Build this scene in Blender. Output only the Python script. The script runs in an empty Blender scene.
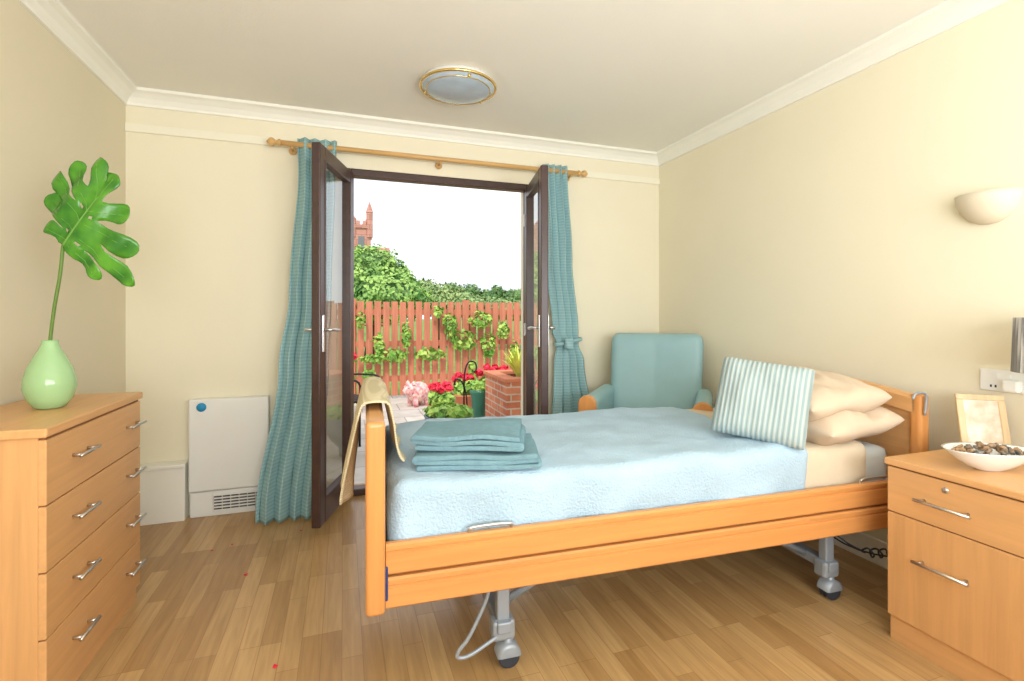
import bpy, bmesh, math, random
from math import sin, cos, pi, radians, sqrt, atan2
from mathutils import Vector, Matrix, noise
random.seed(7)
S = bpy.context.scene
COL = S.collection
S.view_settings.view_transform = 'Standard'
S.view_settings.look = 'None'

def c(r, g, b):
    f = lambda v: (v/255/12.92) if v/255 <= .04045 else ((v/255+.055)/1.055)**2.4
    return (f(r), f(g), f(b), 1)

# ---------------------------------------------------------------- materials
def newmat(name):
    m = bpy.data.materials.new(name); m.use_nodes = True
    nt = m.node_tree; b = nt.nodes['Principled BSDF']
    return m, nt, b

def mat_plain(name, col, rough=.5, metal=0, var=.06, scale=8, bump=0.0, bscale=60, spec=.5):
    m, nt, b = newmat(name)
    N, L = nt.nodes, nt.links
    tc = N.new('ShaderNodeTexCoord')
    n = N.new('ShaderNodeTexNoise'); n.inputs['Scale'].default_value = scale; n.inputs['Detail'].default_value = 4
    L.new(tc.outputs['Object'], n.inputs['Vector'])
    r = N.new('ShaderNodeValToRGB')
    r.color_ramp.elements[0].color = tuple(x*(1-var) for x in col[:3])+(1,)
    r.color_ramp.elements[1].color = tuple(min(1, x*(1+var)) for x in col[:3])+(1,)
    r.color_ramp.elements[0].position = .3; r.color_ramp.elements[1].position = .7
    L.new(n.outputs['Fac'], r.inputs['Fac']); L.new(r.outputs['Color'], b.inputs['Base Color'])
    b.inputs['Roughness'].default_value = rough; b.inputs['Metallic'].default_value = metal
    b.inputs['Specular IOR Level'].default_value = spec
    if bump:
        n2 = N.new('ShaderNodeTexNoise'); n2.inputs['Scale'].default_value = bscale
        L.new(tc.outputs['Object'], n2.inputs['Vector'])
        bp = N.new('ShaderNodeBump'); bp.inputs['Strength'].default_value = bump; bp.inputs['Distance'].default_value = .01
        L.new(n2.outputs['Fac'], bp.inputs['Height']); L.new(bp.outputs['Normal'], b.inputs['Normal'])
    return m

def mat_wood(name, col, axis='z', rough=.35, dark=.8, scale=1.0):
    m, nt, b = newmat(name); N, L = nt.nodes, nt.links
    tc = N.new('ShaderNodeTexCoord'); mp = N.new('ShaderNodeMapping')
    sc = {'x': (1.2, 22, 22), 'y': (22, 1.2, 22), 'z': (22, 22, 1.2)}[axis]
    mp.inputs['Scale'].default_value = tuple(s*scale for s in sc)
    L.new(tc.outputs['Object'], mp.inputs['Vector'])
    n = N.new('ShaderNodeTexNoise'); n.inputs['Scale'].default_value = 1.6; n.inputs['Detail'].default_value = 8
    n.inputs['Roughness'].default_value = .6; n.inputs['Distortion'].default_value = .6
    L.new(mp.outputs['Vector'], n.inputs['Vector'])
    r = N.new('ShaderNodeValToRGB')
    r.color_ramp.elements[0].color = tuple(x*dark for x in col[:3])+(1,); r.color_ramp.elements[0].position = .3
    r.color_ramp.elements[1].color = tuple(min(1, x*1.08) for x in col[:3])+(1,); r.color_ramp.elements[1].position = .7
    L.new(n.outputs['Fac'], r.inputs['Fac']); L.new(r.outputs['Color'], b.inputs['Base Color'])
    b.inputs['Roughness'].default_value = rough
    return m

def mat_stripes(name, c1, c2, axis, freq, rough=.8, bump=.3, pos=.5, distort=0.0):
    m, nt, b = newmat(name); N, L = nt.nodes, nt.links
    tc = N.new('ShaderNodeTexCoord'); w = N.new('ShaderNodeTexWave')
    w.wave_type = 'BANDS'; w.bands_direction = axis
    w.inputs['Scale'].default_value = freq; w.inputs['Distortion'].default_value = distort
    L.new(tc.outputs['Object'], w.inputs['Vector'])
    r = N.new('ShaderNodeValToRGB')
    r.color_ramp.elements[0].color = c1; r.color_ramp.elements[1].color = c2
    r.color_ramp.elements[0].position = max(0, pos-.2); r.color_ramp.elements[1].position = min(1, pos+.2)
    L.new(w.outputs['Fac'], r.inputs['Fac']); L.new(r.outputs['Color'], b.inputs['Base Color'])
    b.inputs['Roughness'].default_value = rough
    bp = N.new('ShaderNodeBump'); bp.inputs['Strength'].default_value = bump; bp.inputs['Distance'].default_value = .004
    L.new(w.outputs['Fac'], bp.inputs['Height']); L.new(bp.outputs['Normal'], b.inputs['Normal'])
    return m

def mat_brick(name, c1, c2, cm, bw, bh, mortar, plane='xy', rough=.7, grain=None, offset=.5, msm=.1, bias=0.0, ofreq=2):
    """plane: which object axes drive the bricks (first = long direction)"""
    m, nt, b = newmat(name); N, L = nt.nodes, nt.links
    tc = N.new('ShaderNodeTexCoord'); sp = N.new('ShaderNodeSeparateXYZ'); cb = N.new('ShaderNodeCombineXYZ')
    L.new(tc.outputs['Object'], sp.inputs[0])
    L.new(sp.outputs[plane[0].upper()], cb.inputs['X']); L.new(sp.outputs[plane[1].upper()], cb.inputs['Y'])
    k = N.new('ShaderNodeTexBrick'); k.offset = offset; k.offset_frequency = ofreq
    k.inputs['Scale'].default_value = 1; k.inputs['Brick Width'].default_value = bw; k.inputs['Row Height'].default_value = bh
    k.inputs['Mortar Size'].default_value = mortar; k.inputs['Mortar Smooth'].default_value = msm
    k.inputs['Bias'].default_value = bias
    k.inputs['Color1'].default_value = c1; k.inputs['Color2'].default_value = c2; k.inputs['Mortar'].default_value = cm
    L.new(cb.outputs[0], k.inputs['Vector'])
    out = k.outputs['Color']
    if grain:
        mp = N.new('ShaderNodeMapping'); mp.inputs['Scale'].default_value = grain
        L.new(cb.outputs[0], mp.inputs['Vector'])
        n = N.new('ShaderNodeTexNoise'); n.inputs['Scale'].default_value = 1; n.inputs['Detail'].default_value = 8
        n.inputs['Distortion'].default_value = .8
        L.new(mp.outputs[0], n.inputs['Vector'])
        r = N.new('ShaderNodeValToRGB'); r.color_ramp.elements[0].position = .3; r.color_ramp.elements[1].position = .7
        r.color_ramp.elements[0].color = (.76, .73, .68, 1); r.color_ramp.elements[1].color = (1.0, 1.0, 1.0, 1)
        L.new(n.outputs['Fac'], r.inputs['Fac'])
        mx = N.new('ShaderNodeMix'); mx.data_type = 'RGBA'; mx.blend_type = 'MULTIPLY'; mx.inputs[0].default_value = 1
        L.new(out, mx.inputs[6]); L.new(r.outputs['Color'], mx.inputs[7]); out = mx.outputs[2]
    L.new(out, b.inputs['Base Color']); b.inputs['Roughness'].default_value = rough
    return m

def mat_glass(name):
    m = bpy.data.materials.new(name); m.use_nodes = True; nt = m.node_tree; N, L = nt.nodes, nt.links
    N.clear(); o = N.new('ShaderNodeOutputMaterial'); t = N.new('ShaderNodeBsdfTransparent'); t.inputs[0].default_value = (.97, .98, .98, 1)
    g = N.new('ShaderNodeBsdfGlossy'); g.inputs['Roughness'].default_value = .01
    f = N.new('ShaderNodeLayerWeight'); f.inputs[0].default_value = .5
    p = N.new('ShaderNodeMath'); p.operation = 'POWER'; p.inputs[1].default_value = 3.0
    q = N.new('ShaderNodeMath'); q.operation = 'MULTIPLY_ADD'; q.inputs[1].default_value = .9; q.inputs[2].default_value = .08
    L.new(f.outputs['Facing'], p.inputs[0]); L.new(p.outputs[0], q.inputs[0])
    mx = N.new('ShaderNodeMixShader')
    L.new(q.outputs[0], mx.inputs[0]); L.new(t.outputs[0], mx.inputs[1]); L.new(g.outputs[0], mx.inputs[2]); L.new(mx.outputs[0], o.inputs[0])
    return m

def mat_leaf(name, ca, cb_, scale=3, rough=.5):
    m, nt, b = newmat(name); N, L = nt.nodes, nt.links
    tc = N.new('ShaderNodeTexCoord'); n = N.new('ShaderNodeTexNoise'); n.inputs['Scale'].default_value = scale
    n.inputs['Detail'].default_value = 5; L.new(tc.outputs['Object'], n.inputs['Vector'])
    r = N.new('ShaderNodeValToRGB'); r.color_ramp.elements[0].color = ca; r.color_ramp.elements[1].color = cb_
    r.color_ramp.elements[0].position = .35; r.color_ramp.elements[1].position = .65
    L.new(n.outputs['Fac'], r.inputs['Fac']); L.new(r.outputs['Color'], b.inputs['Base Color'])
    b.inputs['Roughness'].default_value = rough
    return m

M = {}
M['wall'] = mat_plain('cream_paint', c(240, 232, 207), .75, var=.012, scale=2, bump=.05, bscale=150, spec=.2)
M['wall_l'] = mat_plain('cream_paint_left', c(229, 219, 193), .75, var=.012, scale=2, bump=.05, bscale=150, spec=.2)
M['ceil'] = mat_plain('ceiling_paint', c(242, 239, 230), .85, var=.01, scale=2, bump=.08, bscale=120, spec=.1)
M['trim'] = mat_plain('trim_white', c(246, 244, 234), .5, var=.01)
M['rail'] = mat_plain('picture_rail_paint', c(244, 239, 218), .6, var=.01)
M['white'] = mat_plain('white_enamel', c(240, 240, 235), .4, var=.01)
M['floor'] = mat_brick('oak_laminate', c(206, 168, 116), c(176, 136, 86), c(150, 112, 68), .45, .07, .0009, 'yx', .28,
                       grain=(3.5, 45, 1), offset=.37, msm=.3, ofreq=3)
M['beech'] = mat_wood('beech_z', c(216, 164, 108), 'z', .35, .9)
M['beech_x'] = mat_wood('beech_x', c(214, 148, 84), 'x', .33, .9)
M['beech_y'] = mat_wood('beech_y', c(218, 166, 110), 'y', .35, .9)
M['beech_bed'] = mat_wood('beech_bed', c(212, 146, 82), 'z', .33, .9)
M['steel'] = mat_plain('brushed_steel', c(205, 205, 205), .3, 1, .03)
M['grey_metal'] = mat_plain('grey_powdercoat', c(158, 166, 174), .4, .3, .03)
M['black'] = mat_plain('black_rubber', c(50, 54, 64), .6)
M['navy'] = mat_plain('navy_steel', c(36, 56, 110), .4)
M['frame'] = mat_plain('dark_brown_frame', c(72, 52, 48), .35, var=.12, scale=20)
M['gap'] = mat_plain('gap_shadow_wood', c(140, 96, 56), .7)
M['blanket'] = mat_plain('pale_blue_fleece', c(178, 203, 220), .95, var=.06, scale=7, bump=.6, bscale=130, spec=.1)
M['sheet'] = mat_plain('beige_sheet', c(216, 200, 174), .9, var=.03, bump=.15, spec=.1)
M['pillow'] = mat_plain('beige_pillowcase', c(214, 194, 170), .9, var=.03, bump=.1, spec=.1)
M['mattress'] = mat_plain('mattress_ticking', c(200, 206, 206), .9, var=.03)
M['towel'] = mat_plain('teal_towel', c(138, 176, 188), .95, var=.07, scale=40, bump=.9, bscale=300, spec=.1)
M['throw'] = mat_stripes('beige_waffle_throw', c(206, 192, 154), c(220, 207, 172), 'Z', 40, .95, .4)
M['curtain'] = mat_stripes('teal_ribbed_curtain', c(146, 183, 187), c(158, 195, 198), 'Z', 15, .75, .2)
M['cushion'] = mat_stripes('striped_cushion', c(152, 174, 176), c(186, 197, 194), 'X', 17, .9, .7, pos=.5)
M['vinyl'] = mat_plain('teal_vinyl', c(148, 184, 188), .45, var=.03, bump=.1, bscale=200)
M['vase'] = mat_plain('green_ceramic', c(162, 200, 146), .12, var=.03)
M['leaf'] = mat_leaf('monstera_leaf', c(44, 112, 28), c(88, 156, 42), 14, .22)
M['stem'] = mat_plain('plant_stem', c(96, 128, 50), .5)
M['gold'] = mat_plain('polished_brass', c(232, 204, 134), .2, 1, .02)
M['lampglass'] = mat_plain('frosted_lamp_glass', c(176, 192, 206), .12, var=.08, scale=10)
M['uplight'] = mat_plain('plaster_uplighter', c(226, 214, 190), .6, var=.02)
M['pole'] = mat_wood('pine_pole', c(222, 176, 112), 'x', .4)
M['glass'] = mat_glass('clear_glass')
M['shade'] = mat_stripes('pleated_grey_shade', c(138, 136, 134), c(196, 194, 190), 'X', 30, .8, .3)
M['porcelain'] = mat_plain('white_porcelain', c(234, 234, 230), .15, var=.01)
M['stones'] = mat_leaf('potpourri_stones', c(60, 74, 76), c(190, 150, 110), 40, .6)
M['sticker'] = mat_plain('blue_sticker', c(40, 150, 200), .5)
M['picture'] = mat_leaf('photo_print', c(214, 190, 160), c(236, 228, 212), 20)
M['petal'] = mat_plain('red_petal', c(228, 24, 70), .5)
M['fence'] = mat_wood('red_stained_fence', c(204, 128, 98), 'z', .8, .72)
M['patio'] = mat_brick('patio_slabs', c(214, 208, 200), c(198, 192, 186), c(160, 154, 148), .5, .5, .008, 'xy', .9, grain=(4, 4, 1))
M['lawn'] = mat_leaf('lawn', c(84, 130, 50), c(120, 160, 70), 2, .9)
M['brick'] = mat_brick('garden_brick', c(216, 140, 104), c(196, 116, 86), c(206, 190, 170), .22, .075, .008, 'xz', .9, grain=(10, 10, 1))
M['brick_s'] = mat_brick('garden_brick_side', c(216, 140, 104), c(196, 116, 86), c(206, 190, 170), .22, .075, .008, 'yz', .9, grain=(10, 10, 1))
M['tree'] = mat_leaf('tree_leaves', c(88, 138, 62), c(172, 206, 108), 1.6, .7)
M['tree2'] = mat_leaf('tree_leaves_dark', c(72, 112, 62), c(126, 158, 92), 1.4, .7)
M['tree3'] = mat_leaf('tree_leaves_olive', c(112, 142, 84), c(166, 186, 118), 1.2, .7)
M['bush'] = mat_leaf('ivy_leaves', c(92, 154, 54), c(180, 210, 100), 8, .6)
M['bark'] = mat_plain('bark', c(96, 72, 50), .9)
M['yplant'] = mat_leaf('yellow_green_blades', c(190, 212, 70), c(240, 240, 124), 8, .5)
M['redflower'] = mat_leaf('geranium_red', c(224, 20, 54), c(244, 60, 94), 12, .6)
M['sandstone'] = mat_brick('red_sandstone', c(206, 148, 134), c(188, 128, 118), c(170, 120, 110), 1.2, .6, .04, 'xz', .9)
M['stone'] = mat_brick('grey_stone', c(188, 180, 170), c(160, 152, 144), c(140, 134, 128), .8, .4, .03, 'xz', .9)
M['slate'] = mat_plain('slate_roof', c(120, 122, 130), .8)
M['greenpot'] = mat_plain('green_glazed_pot', c(50, 110, 90), .3)
M['bluepot'] = mat_plain('grey_blue_pot', c(110, 130, 150), .5)
M['terracotta'] = mat_plain('terracotta', c(200, 124, 88), .8)
M['soil'] = mat_plain('soil', c(70, 50, 38), .95)
M['iron'] = mat_plain('black_iron', c(36, 34, 40), .5, .5)
M['pig'] = mat_leaf('pink_floral_ceramic', c(214, 110, 124), c(250, 226, 214), 22, .3)

# ---------------------------------------------------------------- geometry helpers
def empty(name, loc=(0, 0, 0), rz=0):
    e = bpy.data.objects.new(name, None); COL.objects.link(e); e.location = loc; e.rotation_euler = (0, 0, rz)
    e.empty_display_size = .1
    return e

def mk(name, verts, faces, mat, parent=None, smooth=False, loc=(0, 0, 0)):
    me = bpy.data.meshes.new(name); me.from_pydata([tuple(v) for v in verts], [], faces); me.update()
    o = bpy.data.objects.new(name, me); COL.objects.link(o); o.location = loc
    for m in (mat if isinstance(mat, (list, tuple)) else [mat]): me.materials.append(m)
    if smooth: me.shade_smooth()
    if parent: o.parent = parent
    return o

def from_bm(name, bm, mat, parent=None, smooth=False, loc=(0, 0, 0)):
    bmesh.ops.recalc_face_normals(bm, faces=bm.faces)
    me = bpy.data.meshes.new(name); bm.to_mesh(me); bm.free()
    o = bpy.data.objects.new(name, me); COL.objects.link(o); o.location = loc
    for m in (mat if isinstance(mat, (list, tuple)) else [mat]): me.materials.append(m)
    if smooth: me.shade_smooth()
    if parent: o.parent = parent
    return o

def bevel(o, w, seg=2):
    m = o.modifiers.new('bev', 'BEVEL'); m.width = w; m.segments = seg; m.limit_method = 'ANGLE'
    return o

def box(name, x0, x1, y0, y1, z0, z1, mat, parent=None, bev=0, seg=2):
    cx, cy, cz = (x0+x1)/2, (y0+y1)/2, (z0+z1)/2
    a, b, d = (x1-x0)/2, (y1-y0)/2, (z1-z0)/2
    v = [(-a, -b, -d), (a, -b, -d), (a, b, -d), (-a, b, -d), (-a, -b, d), (a, -b, d), (a, b, d), (-a, b, d)]
    f = [(0, 3, 2, 1), (4, 5, 6, 7), (0, 1, 5, 4), (1, 2, 6, 5), (2, 3, 7, 6), (3, 0, 4, 7)]
    o = mk(name, v, f, mat, parent, loc=(cx, cy, cz))
    if bev: bevel(o, bev, seg)
    return o

def boxes(name, lst, mat, parent=None, bev=0):
    v = []; f = []
    for (x0, x1, y0, y1, z0, z1) in lst:
        n = len(v)
        v += [(x0, y0, z0), (x1, y0, z0), (x1, y1, z0), (x0, y1, z0), (x0, y0, z1), (x1, y0, z1), (x1, y1, z1), (x0, y1, z1)]
        f += [tuple(n+i for i in q) for q in [(0, 3, 2, 1), (4, 5, 6, 7), (0, 1, 5, 4), (1, 2, 6, 5), (2, 3, 7, 6), (3, 0, 4, 7)]]
    o = mk(name, v, f, mat, parent)
    if bev: bevel(o, bev)
    return o

def lathe(name, prof, mat, parent=None, loc=(0, 0, 0), seg=40, sx=1, sy=1, a0=0, a1=2*pi, smooth=True):
    v = []; f = []; full = abs(a1-a0-2*pi) < 1e-6
    n = seg if full else seg+1
    for (r, z) in prof:
        for i in range(n):
            a = a0+(a1-a0)*i/seg; v.append((r*cos(a)*sx, r*sin(a)*sy, z))
    for j in range(len(prof)-1):
        for i in range(seg):
            i2 = (i+1) % n if full else i+1
            f.append((j*n+i, j*n+i2, (j+1)*n+i2, (j+1)*n+i))
    return mk(name, v, f, mat, parent, smooth, loc)

def tube(name, pts, r, mat, parent=None, seg=12, radii=None, closed=False):
    pts = [Vector(p) for p in pts]; v = []; f = []; n = len(pts)
    up = None
    for i, p in enumerate(pts):
        if closed: t = pts[(i+1) % n]-pts[i-1]
        else: t = pts[min(i+1, n-1)]-pts[max(i-1, 0)]
        t.normalize()
        if up is None:
            up = Vector((0, 0, 1)) if abs(t.z) < .9 else Vector((1, 0, 0))
        a = up-t*up.dot(t)
        if a.length < 1e-4: a = t.orthogonal()
        a.normalize(); up = a; b = t.cross(a)
        rr = radii[i] if radii else r
        for k in range(seg):
            an = 2*pi*k/seg; v.append(p+(a*cos(an)+b*sin(an))*rr)
    for i in range(n if closed else n-1):
        j = (i+1) % n
        for k in range(seg):
            k2 = (k+1) % seg; f.append((i*seg+k, i*seg+k2, j*seg+k2, j*seg+k))
    if not closed:
        f.append(tuple(range(seg))[::-1]); f.append(tuple((n-1)*seg+k for k in range(seg)))
    o = mk(name, v, f, mat, parent, True)
    return o

def spline(pts, n=8):
    P = [Vector(p) for p in pts]; P = [P[0]*2-P[1]]+P+[P[-1]*2-P[-2]]; out = []
    for i in range(1, len(P)-2):
        for k in range(n):
            t = k/n; a, b, d, e = P[i-1], P[i], P[i+1], P[i+2]
            out.append(.5*((2*b)+(d-a)*t+(2*a-5*b+4*d-e)*t*t+(3*b-a-3*d+e)*t**3))
    out.append(P[-2]); return out

def softbox(name, x0, x1, y0, y1, z0, z1, rad, mat, parent=None, amp=0, ns=4, cell=.03, shape=None, seed=0):
    """dense rounded box with cloth-like displacement"""
    cx, cy, cz = (x0+x1)/2, (y0+y1)/2, (z0+z1)/2
    A = Vector(((x1-x0)/2, (y1-y0)/2, (z1-z0)/2))
    n = [max(2, int(2*A[i]/cell)) for i in range(3)]
    vd = {}; v = []; f = []
    def gv(i, j, k):
        key = (i, j, k)
        if key not in vd:
            p = Vector((-A.x+2*A.x*i/n[0], -A.y+2*A.y*j/n[1], -A.z+2*A.z*k/n[2]))
            q = Vector([max(-(A[t]-rad), min(A[t]-rad, p[t])) for t in range(3)])
            d = p-q
            if d.length > 1e-6:
                d.normalize()
                p = q+d*rad
            if amp:
                nn = noise.noise_vector(Vector((p.x*ns+seed, p.y*ns, p.z*ns)))
                n2 = noise.noise_vector(Vector((p.x*ns*3+seed, p.y*ns*3, p.z*ns*3)))
                p = p+nn*amp+n2*amp*.35
            if shape: p = shape(p)
            vd[key] = len(v); v.append(p)
        return vd[key]
    for a in range(3):
        b, d = (a+1) % 3, (a+2) % 3
        for s in (0, n[a]):
            for i in range(n[b]):
                for j in range(n[d]):
                    q = []
                    for (di, dj) in ((0, 0), (1, 0), (1, 1), (0, 1)):
                        ix = [0, 0, 0]; ix[a] = s; ix[b] = i+di; ix[d] = j+dj; q.append(gv(*ix))
                    f.append(tuple(q) if s else tuple(q[::-1]))
    return mk(name, v, f, mat, parent, True, (cx, cy, cz))

def pillow(name, w, h, t, mat, seed=0, pinch=.1, wr=.012, parent=None, pw=4):
    n = 40; v = []; f = []
    for side in (1, -1):
        for i in range(n+1):
            for j in range(n+1):
                a = sin((-1+2*i/n)*pi/2); b = sin((-1+2*j/n)*pi/2)
                th = t/2*((1-abs(a)**pw)**.5)*((1-abs(b)**pw)**.5)
                x = w/2*a*(1-pinch*(1-b*b)); y = h/2*b*(1-pinch*(1-a*a))
                x *= 1-.05*(a*a*b*b)**2; y *= 1-.05*(a*a*b*b)**2
                nz = noise.noise(Vector((x*7+seed, y*7, side*3+seed)))*wr+noise.noise(Vector((x*20+seed, y*9, side+seed)))*wr*.6
                e = max(0, (1-a*a)*(1-b*b))
                v.append((x, y, side*th+nz*e**.3))
    N = (n+1)*(n+1)
    for s in (0, 1):
        for i in range(n):
            for j in range(n):
                q = [s*N+i*(n+1)+j, s*N+(i+1)*(n+1)+j, s*N+(i+1)*(n+1)+j+1, s*N+i*(n+1)+j+1]
                f.append(tuple(q) if s == 0 else tuple(q[::-1]))
    bm = bmesh.new(); me = bpy.data.meshes.new('t'); me.from_pydata(v, [], f); bm.from_mesh(me)
    bmesh.ops.remove_doubles(bm, verts=bm.verts, dist=.0005)
    return from_bm(name, bm, mat, parent, True)

def foliage(name, blobs, count, size, mat, core=None, seed=1, aspect=.6, parent=None):
    rnd = random.Random(seed); v = []; f = []; mi = []
    vol = [b[3]*b[4]*b[5] for b in blobs]; vols = [x**(2/3) for x in vol]; tot = sum(vols)
    for bi, b in enumerate(blobs):
        if core:
            bm = bmesh.new(); bmesh.ops.create_icosphere(bm, subdivisions=3, radius=1); n0 = len(v)
            for q in bm.verts:
                k = .78+.2*noise.noise(q.co*3+Vector((bi*7, seed, 0)))
                v.append((b[0]+q.co.x*b[3]*k, b[1]+q.co.y*b[4]*k, b[2]+q.co.z*b[5]*k))
            for fa in bm.faces: f.append(tuple(n0+x.index for x in fa.verts)); mi.append(1)
            bm.free()
        for _ in range(int(count*vols[bi]/tot)):
            d = Vector((rnd.gauss(0, 1), rnd.gauss(0, 1), rnd.gauss(0, 1))).normalized()
            k = .72+.34*rnd.random()+.22*noise.noise(d*3+Vector((bi, 0, 0)))
            p = Vector((b[0]+d.x*b[3]*k, b[1]+d.y*b[4]*k, b[2]+d.z*b[5]*k))
            nrm = (d+Vector((rnd.uniform(-.8, .8), rnd.uniform(-.8, .8), rnd.uniform(-.3, .9)))).normalized()
            t = nrm.orthogonal().normalized(); t = Matrix.Rotation(rnd.uniform(0, 6.28), 3, nrm) @ t; u = nrm.cross(t)
            s = size*rnd.uniform(.6, 1.3); n0 = len(v)
            v += [p-t*s, p-t*s*.1+u*s*aspect+nrm*s*.12, p+t*s, p-t*s*.1-u*s*aspect+nrm*s*.12]
            f += [(n0, n0+1, n0+2), (n0, n0+2, n0+3)]; mi += [0, 0]
    o = mk(name, v, f, [mat, core or mat], parent)
    o.data.polygons.foreach_set('material_index', mi)
    return o

# ================================================================= CAMERA
H = 1.2
cam = bpy.data.cameras.new('camera'); cam.sensor_width = 36; cam.lens = 36*494/1024; cam.shift_y = -25.5/1024
cam.clip_start = .02; cam.clip_end = 500
co = bpy.data.objects.new('camera', cam); COL.objects.link(co)
co.location = (0, 0, H); co.rotation_euler = (radians(90), 0, radians(-18.9)); S.camera = co
TH = radians(18.9)
def ray(px, py, z):
    """survey helper: world point seen at photo position (px,py), forward distance z"""
    r = (px-512)/494*z
    return (r*cos(TH)+z*sin(TH), -r*sin(TH)+z*cos(TH), H-(py-315)/494*z)

# ================================================================= ROOM
XL, XR, YB, YF, HC = -1.19, 2.444, 3.43, -1.3, 2.5
box('floor', XL-.2, XR+.2, YF-.2, YB+.25, -.12, 0, M['floor'])
box('ceiling', XL-.2, XR+.2, YF-.2, YB+.25, HC, HC+.2, M['ceil'])
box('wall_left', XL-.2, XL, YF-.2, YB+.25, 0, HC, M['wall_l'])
box('wall_right', XR, XR+.2, YF-.2, YB+.25, 0, HC, M['wall'])
DX0, DX1, DZ = .0, 1.335, 2.17
boxes('wall_back', [(XL, DX0, YB, YB+.25, 0, HC), (DX1, XR, YB, YB+.25, 0, HC), (DX0, DX1, YB, YB+.25, DZ, HC)], M['wall'])
boxes('wall_front', [(XL, -.7, YF-.2, YF, 0, HC), (2.1, XR, YF-.2, YF, 0, HC), (-.7, 2.1, YF-.2, YF, 0, .7), (-.7, 2.1, YF-.2, YF, 2.3, HC)], M['wall'])
boxes('added_window_1', [(-.7, -.64, YF-.14, YF-.08, .7, 2.3), (2.04, 2.1, YF-.14, YF-.08, .7, 2.3), (-.64, 2.04, YF-.14, YF-.08, .7, .76),
                   (-.64, 2.04, YF-.14, YF-.08, 2.24, 2.3), (.67, .73, YF-.14, YF-.08, .76, 2.24)], M['frame'])  # unseen window added behind the camera to let sky light in

def cornice(name, p0, p1, nrm):
    prof = [(0, -.085), (.012, -.085), (.014, -.07), (.03, -.045), (.055, -.025), (.078, -.016), (.08, -.0), (0, 0)]
    v = []; n = Vector(nrm)
    for p in (p0, p1):
        d = (Vector(p1)-Vector(p0)).normalized(); s = 1 if p is p0 else -1
        for (o_, z) in prof:
            q = Vector(p)+n*o_+d*s*o_   # mitred ends
            v.append((q.x, q.y, HC+z))
    k = len(prof); f = [(i, (i+1) % k, k+(i+1) % k, k+i) for i in range(k)]+[tuple(range(k))[::-1], tuple(range(k, 2*k))]
    bm = bmesh.new(); me = bpy.data.meshes.new('t'); me.from_pydata(v, [], f); bm.from_mesh(me)
    return from_bm(name, bm, M['trim'])
cornice('trim_1', (XL, YB, 0), (XR, YB, 0), (0, -1, 0))
cornice('trim_2', (XL, YF, 0), (XL, YB, 0), (1, 0, 0))
cornice('trim_3', (XR, YF, 0), (XR, YB, 0), (-1, 0, 0))
bevel(box('trim_4', XL, XR, YB-.014, YB, 2.262, 2.312, M['rail']), .005)
box('baseboard_right', XR-.018, XR, YF, YB-.018, 0, .12, M['trim'], bev=.004)
box('baseboard_back', DX1+.02, XR, YB-.018, YB, 0, .12, M['trim'], bev=.004)
box('baseboard_left', XL, XL+.018, YF, YB-.11, 0, .12, M['trim'], bev=.004)
g = empty('boxed_skirting')
box('panel', XL+.002, -.872, YB-.09, YB-.002, 0, .31, M['trim'], g, .003)
box('cap', XL+.002, -.868, YB-.10, YB-.002, .31, .335, M['trim'], g, .006)

# door frame
g = empty('door_frame')
boxes('jambs', [(DX0, DX0+.05, YB, YB+.07, 0, DZ), (DX1-.05, DX1, YB, YB+.07, 0, DZ), (DX0+.05, DX1-.05, YB, YB+.07, DZ-.05, DZ)], M['frame'], g, .006)
boxes('threshold', [(DX0+.05, DX1-.05, YB, YB+.09, 0, .045)], M['frame'], g, .006)
def leaf(name, hx, hy, ang, side):
    g = empty(name, (hx, hy, 0), ang); W = .60; z0, z1 = .06, 2.125; T = .024
    boxes('stiles', [(0, .075, -T, T, z0, z1), (W-.075, W, -T, T, z0, z1), (.075, W-.075, -T, T, z0, z0+.14), (.075, W-.075, -T, T, z1-.08, z1)], M['frame'], g, .006)
    boxes('beads', [(.07, .085, -T-.004, T+.004, z0+.13, z1-.07), (W-.085, W-.07, -T-.004, T+.004, z0+.13, z1-.07)], M['frame'], g, .003)
    mk('glass', [(.075, 0, z0+.14), (W-.075, 0, z0+.14), (W-.075, 0, z1-.08), (.075, 0, z1-.08)], [(0, 1, 2, 3)], M['glass'], g)
    for s in (-1, 1):
        box('handle_plate', W-.052, W-.024, min(s*T, s*(T+.008)), max(s*T, s*(T+.008)), 1.0, 1.2, M['steel'], g, .003)
        tube('handle_lever', [(W-.038, s*(T+.005), 1.12), (W-.038, s*(T+.045), 1.12), (W-.06, s*(T+.05), 1.12), (W-.15, s*(T+.05), 1.115)], .009, M['steel'], g)
    boxes('hinges', [(-.012, .012, -T-.008, -T+.004, z, z+.09) for z in (.25, 1.05, 1.85)], M['steel'], g)
    return g
leaf('door_1', .047, YB-.028, atan2(-.57, -.184), 1)
leaf('door_2', 1.29, YB-.028, atan2(-.59, -.114), -1)

# heater
g = empty('storage_heater')
HX0, HX1, HY = -.858, -.432, YB-.002
box('upper_panel', HX0, HX1, HY-.075, HY, .155, .70, M['white'], g, .008)
box('lower_panel', HX0+.004, HX1-.004, HY-.06, HY, .0, .149, M['white'], g, .006)
box('grille_back', -.73, -.46, HY-.064, HY-.05, .03, .12, M['black'], g)
boxes('grille_slats', [(-.73, -.46, HY-.070, HY-.062, .03+i*.018, .038+i*.018) for i in range(6)] +
      [(-.73+i*.045, -.727+i*.045, HY-.070, HY-.062, .03, .12) for i in range(7)], M['white'], g)
lathe('sticker', [(0, .003), (.026, .003), (.026, 0)], M['sticker'], g, (-.79, HY-.0755, .655), 24).rotation_euler = (radians(90), 0, 0)

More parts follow.
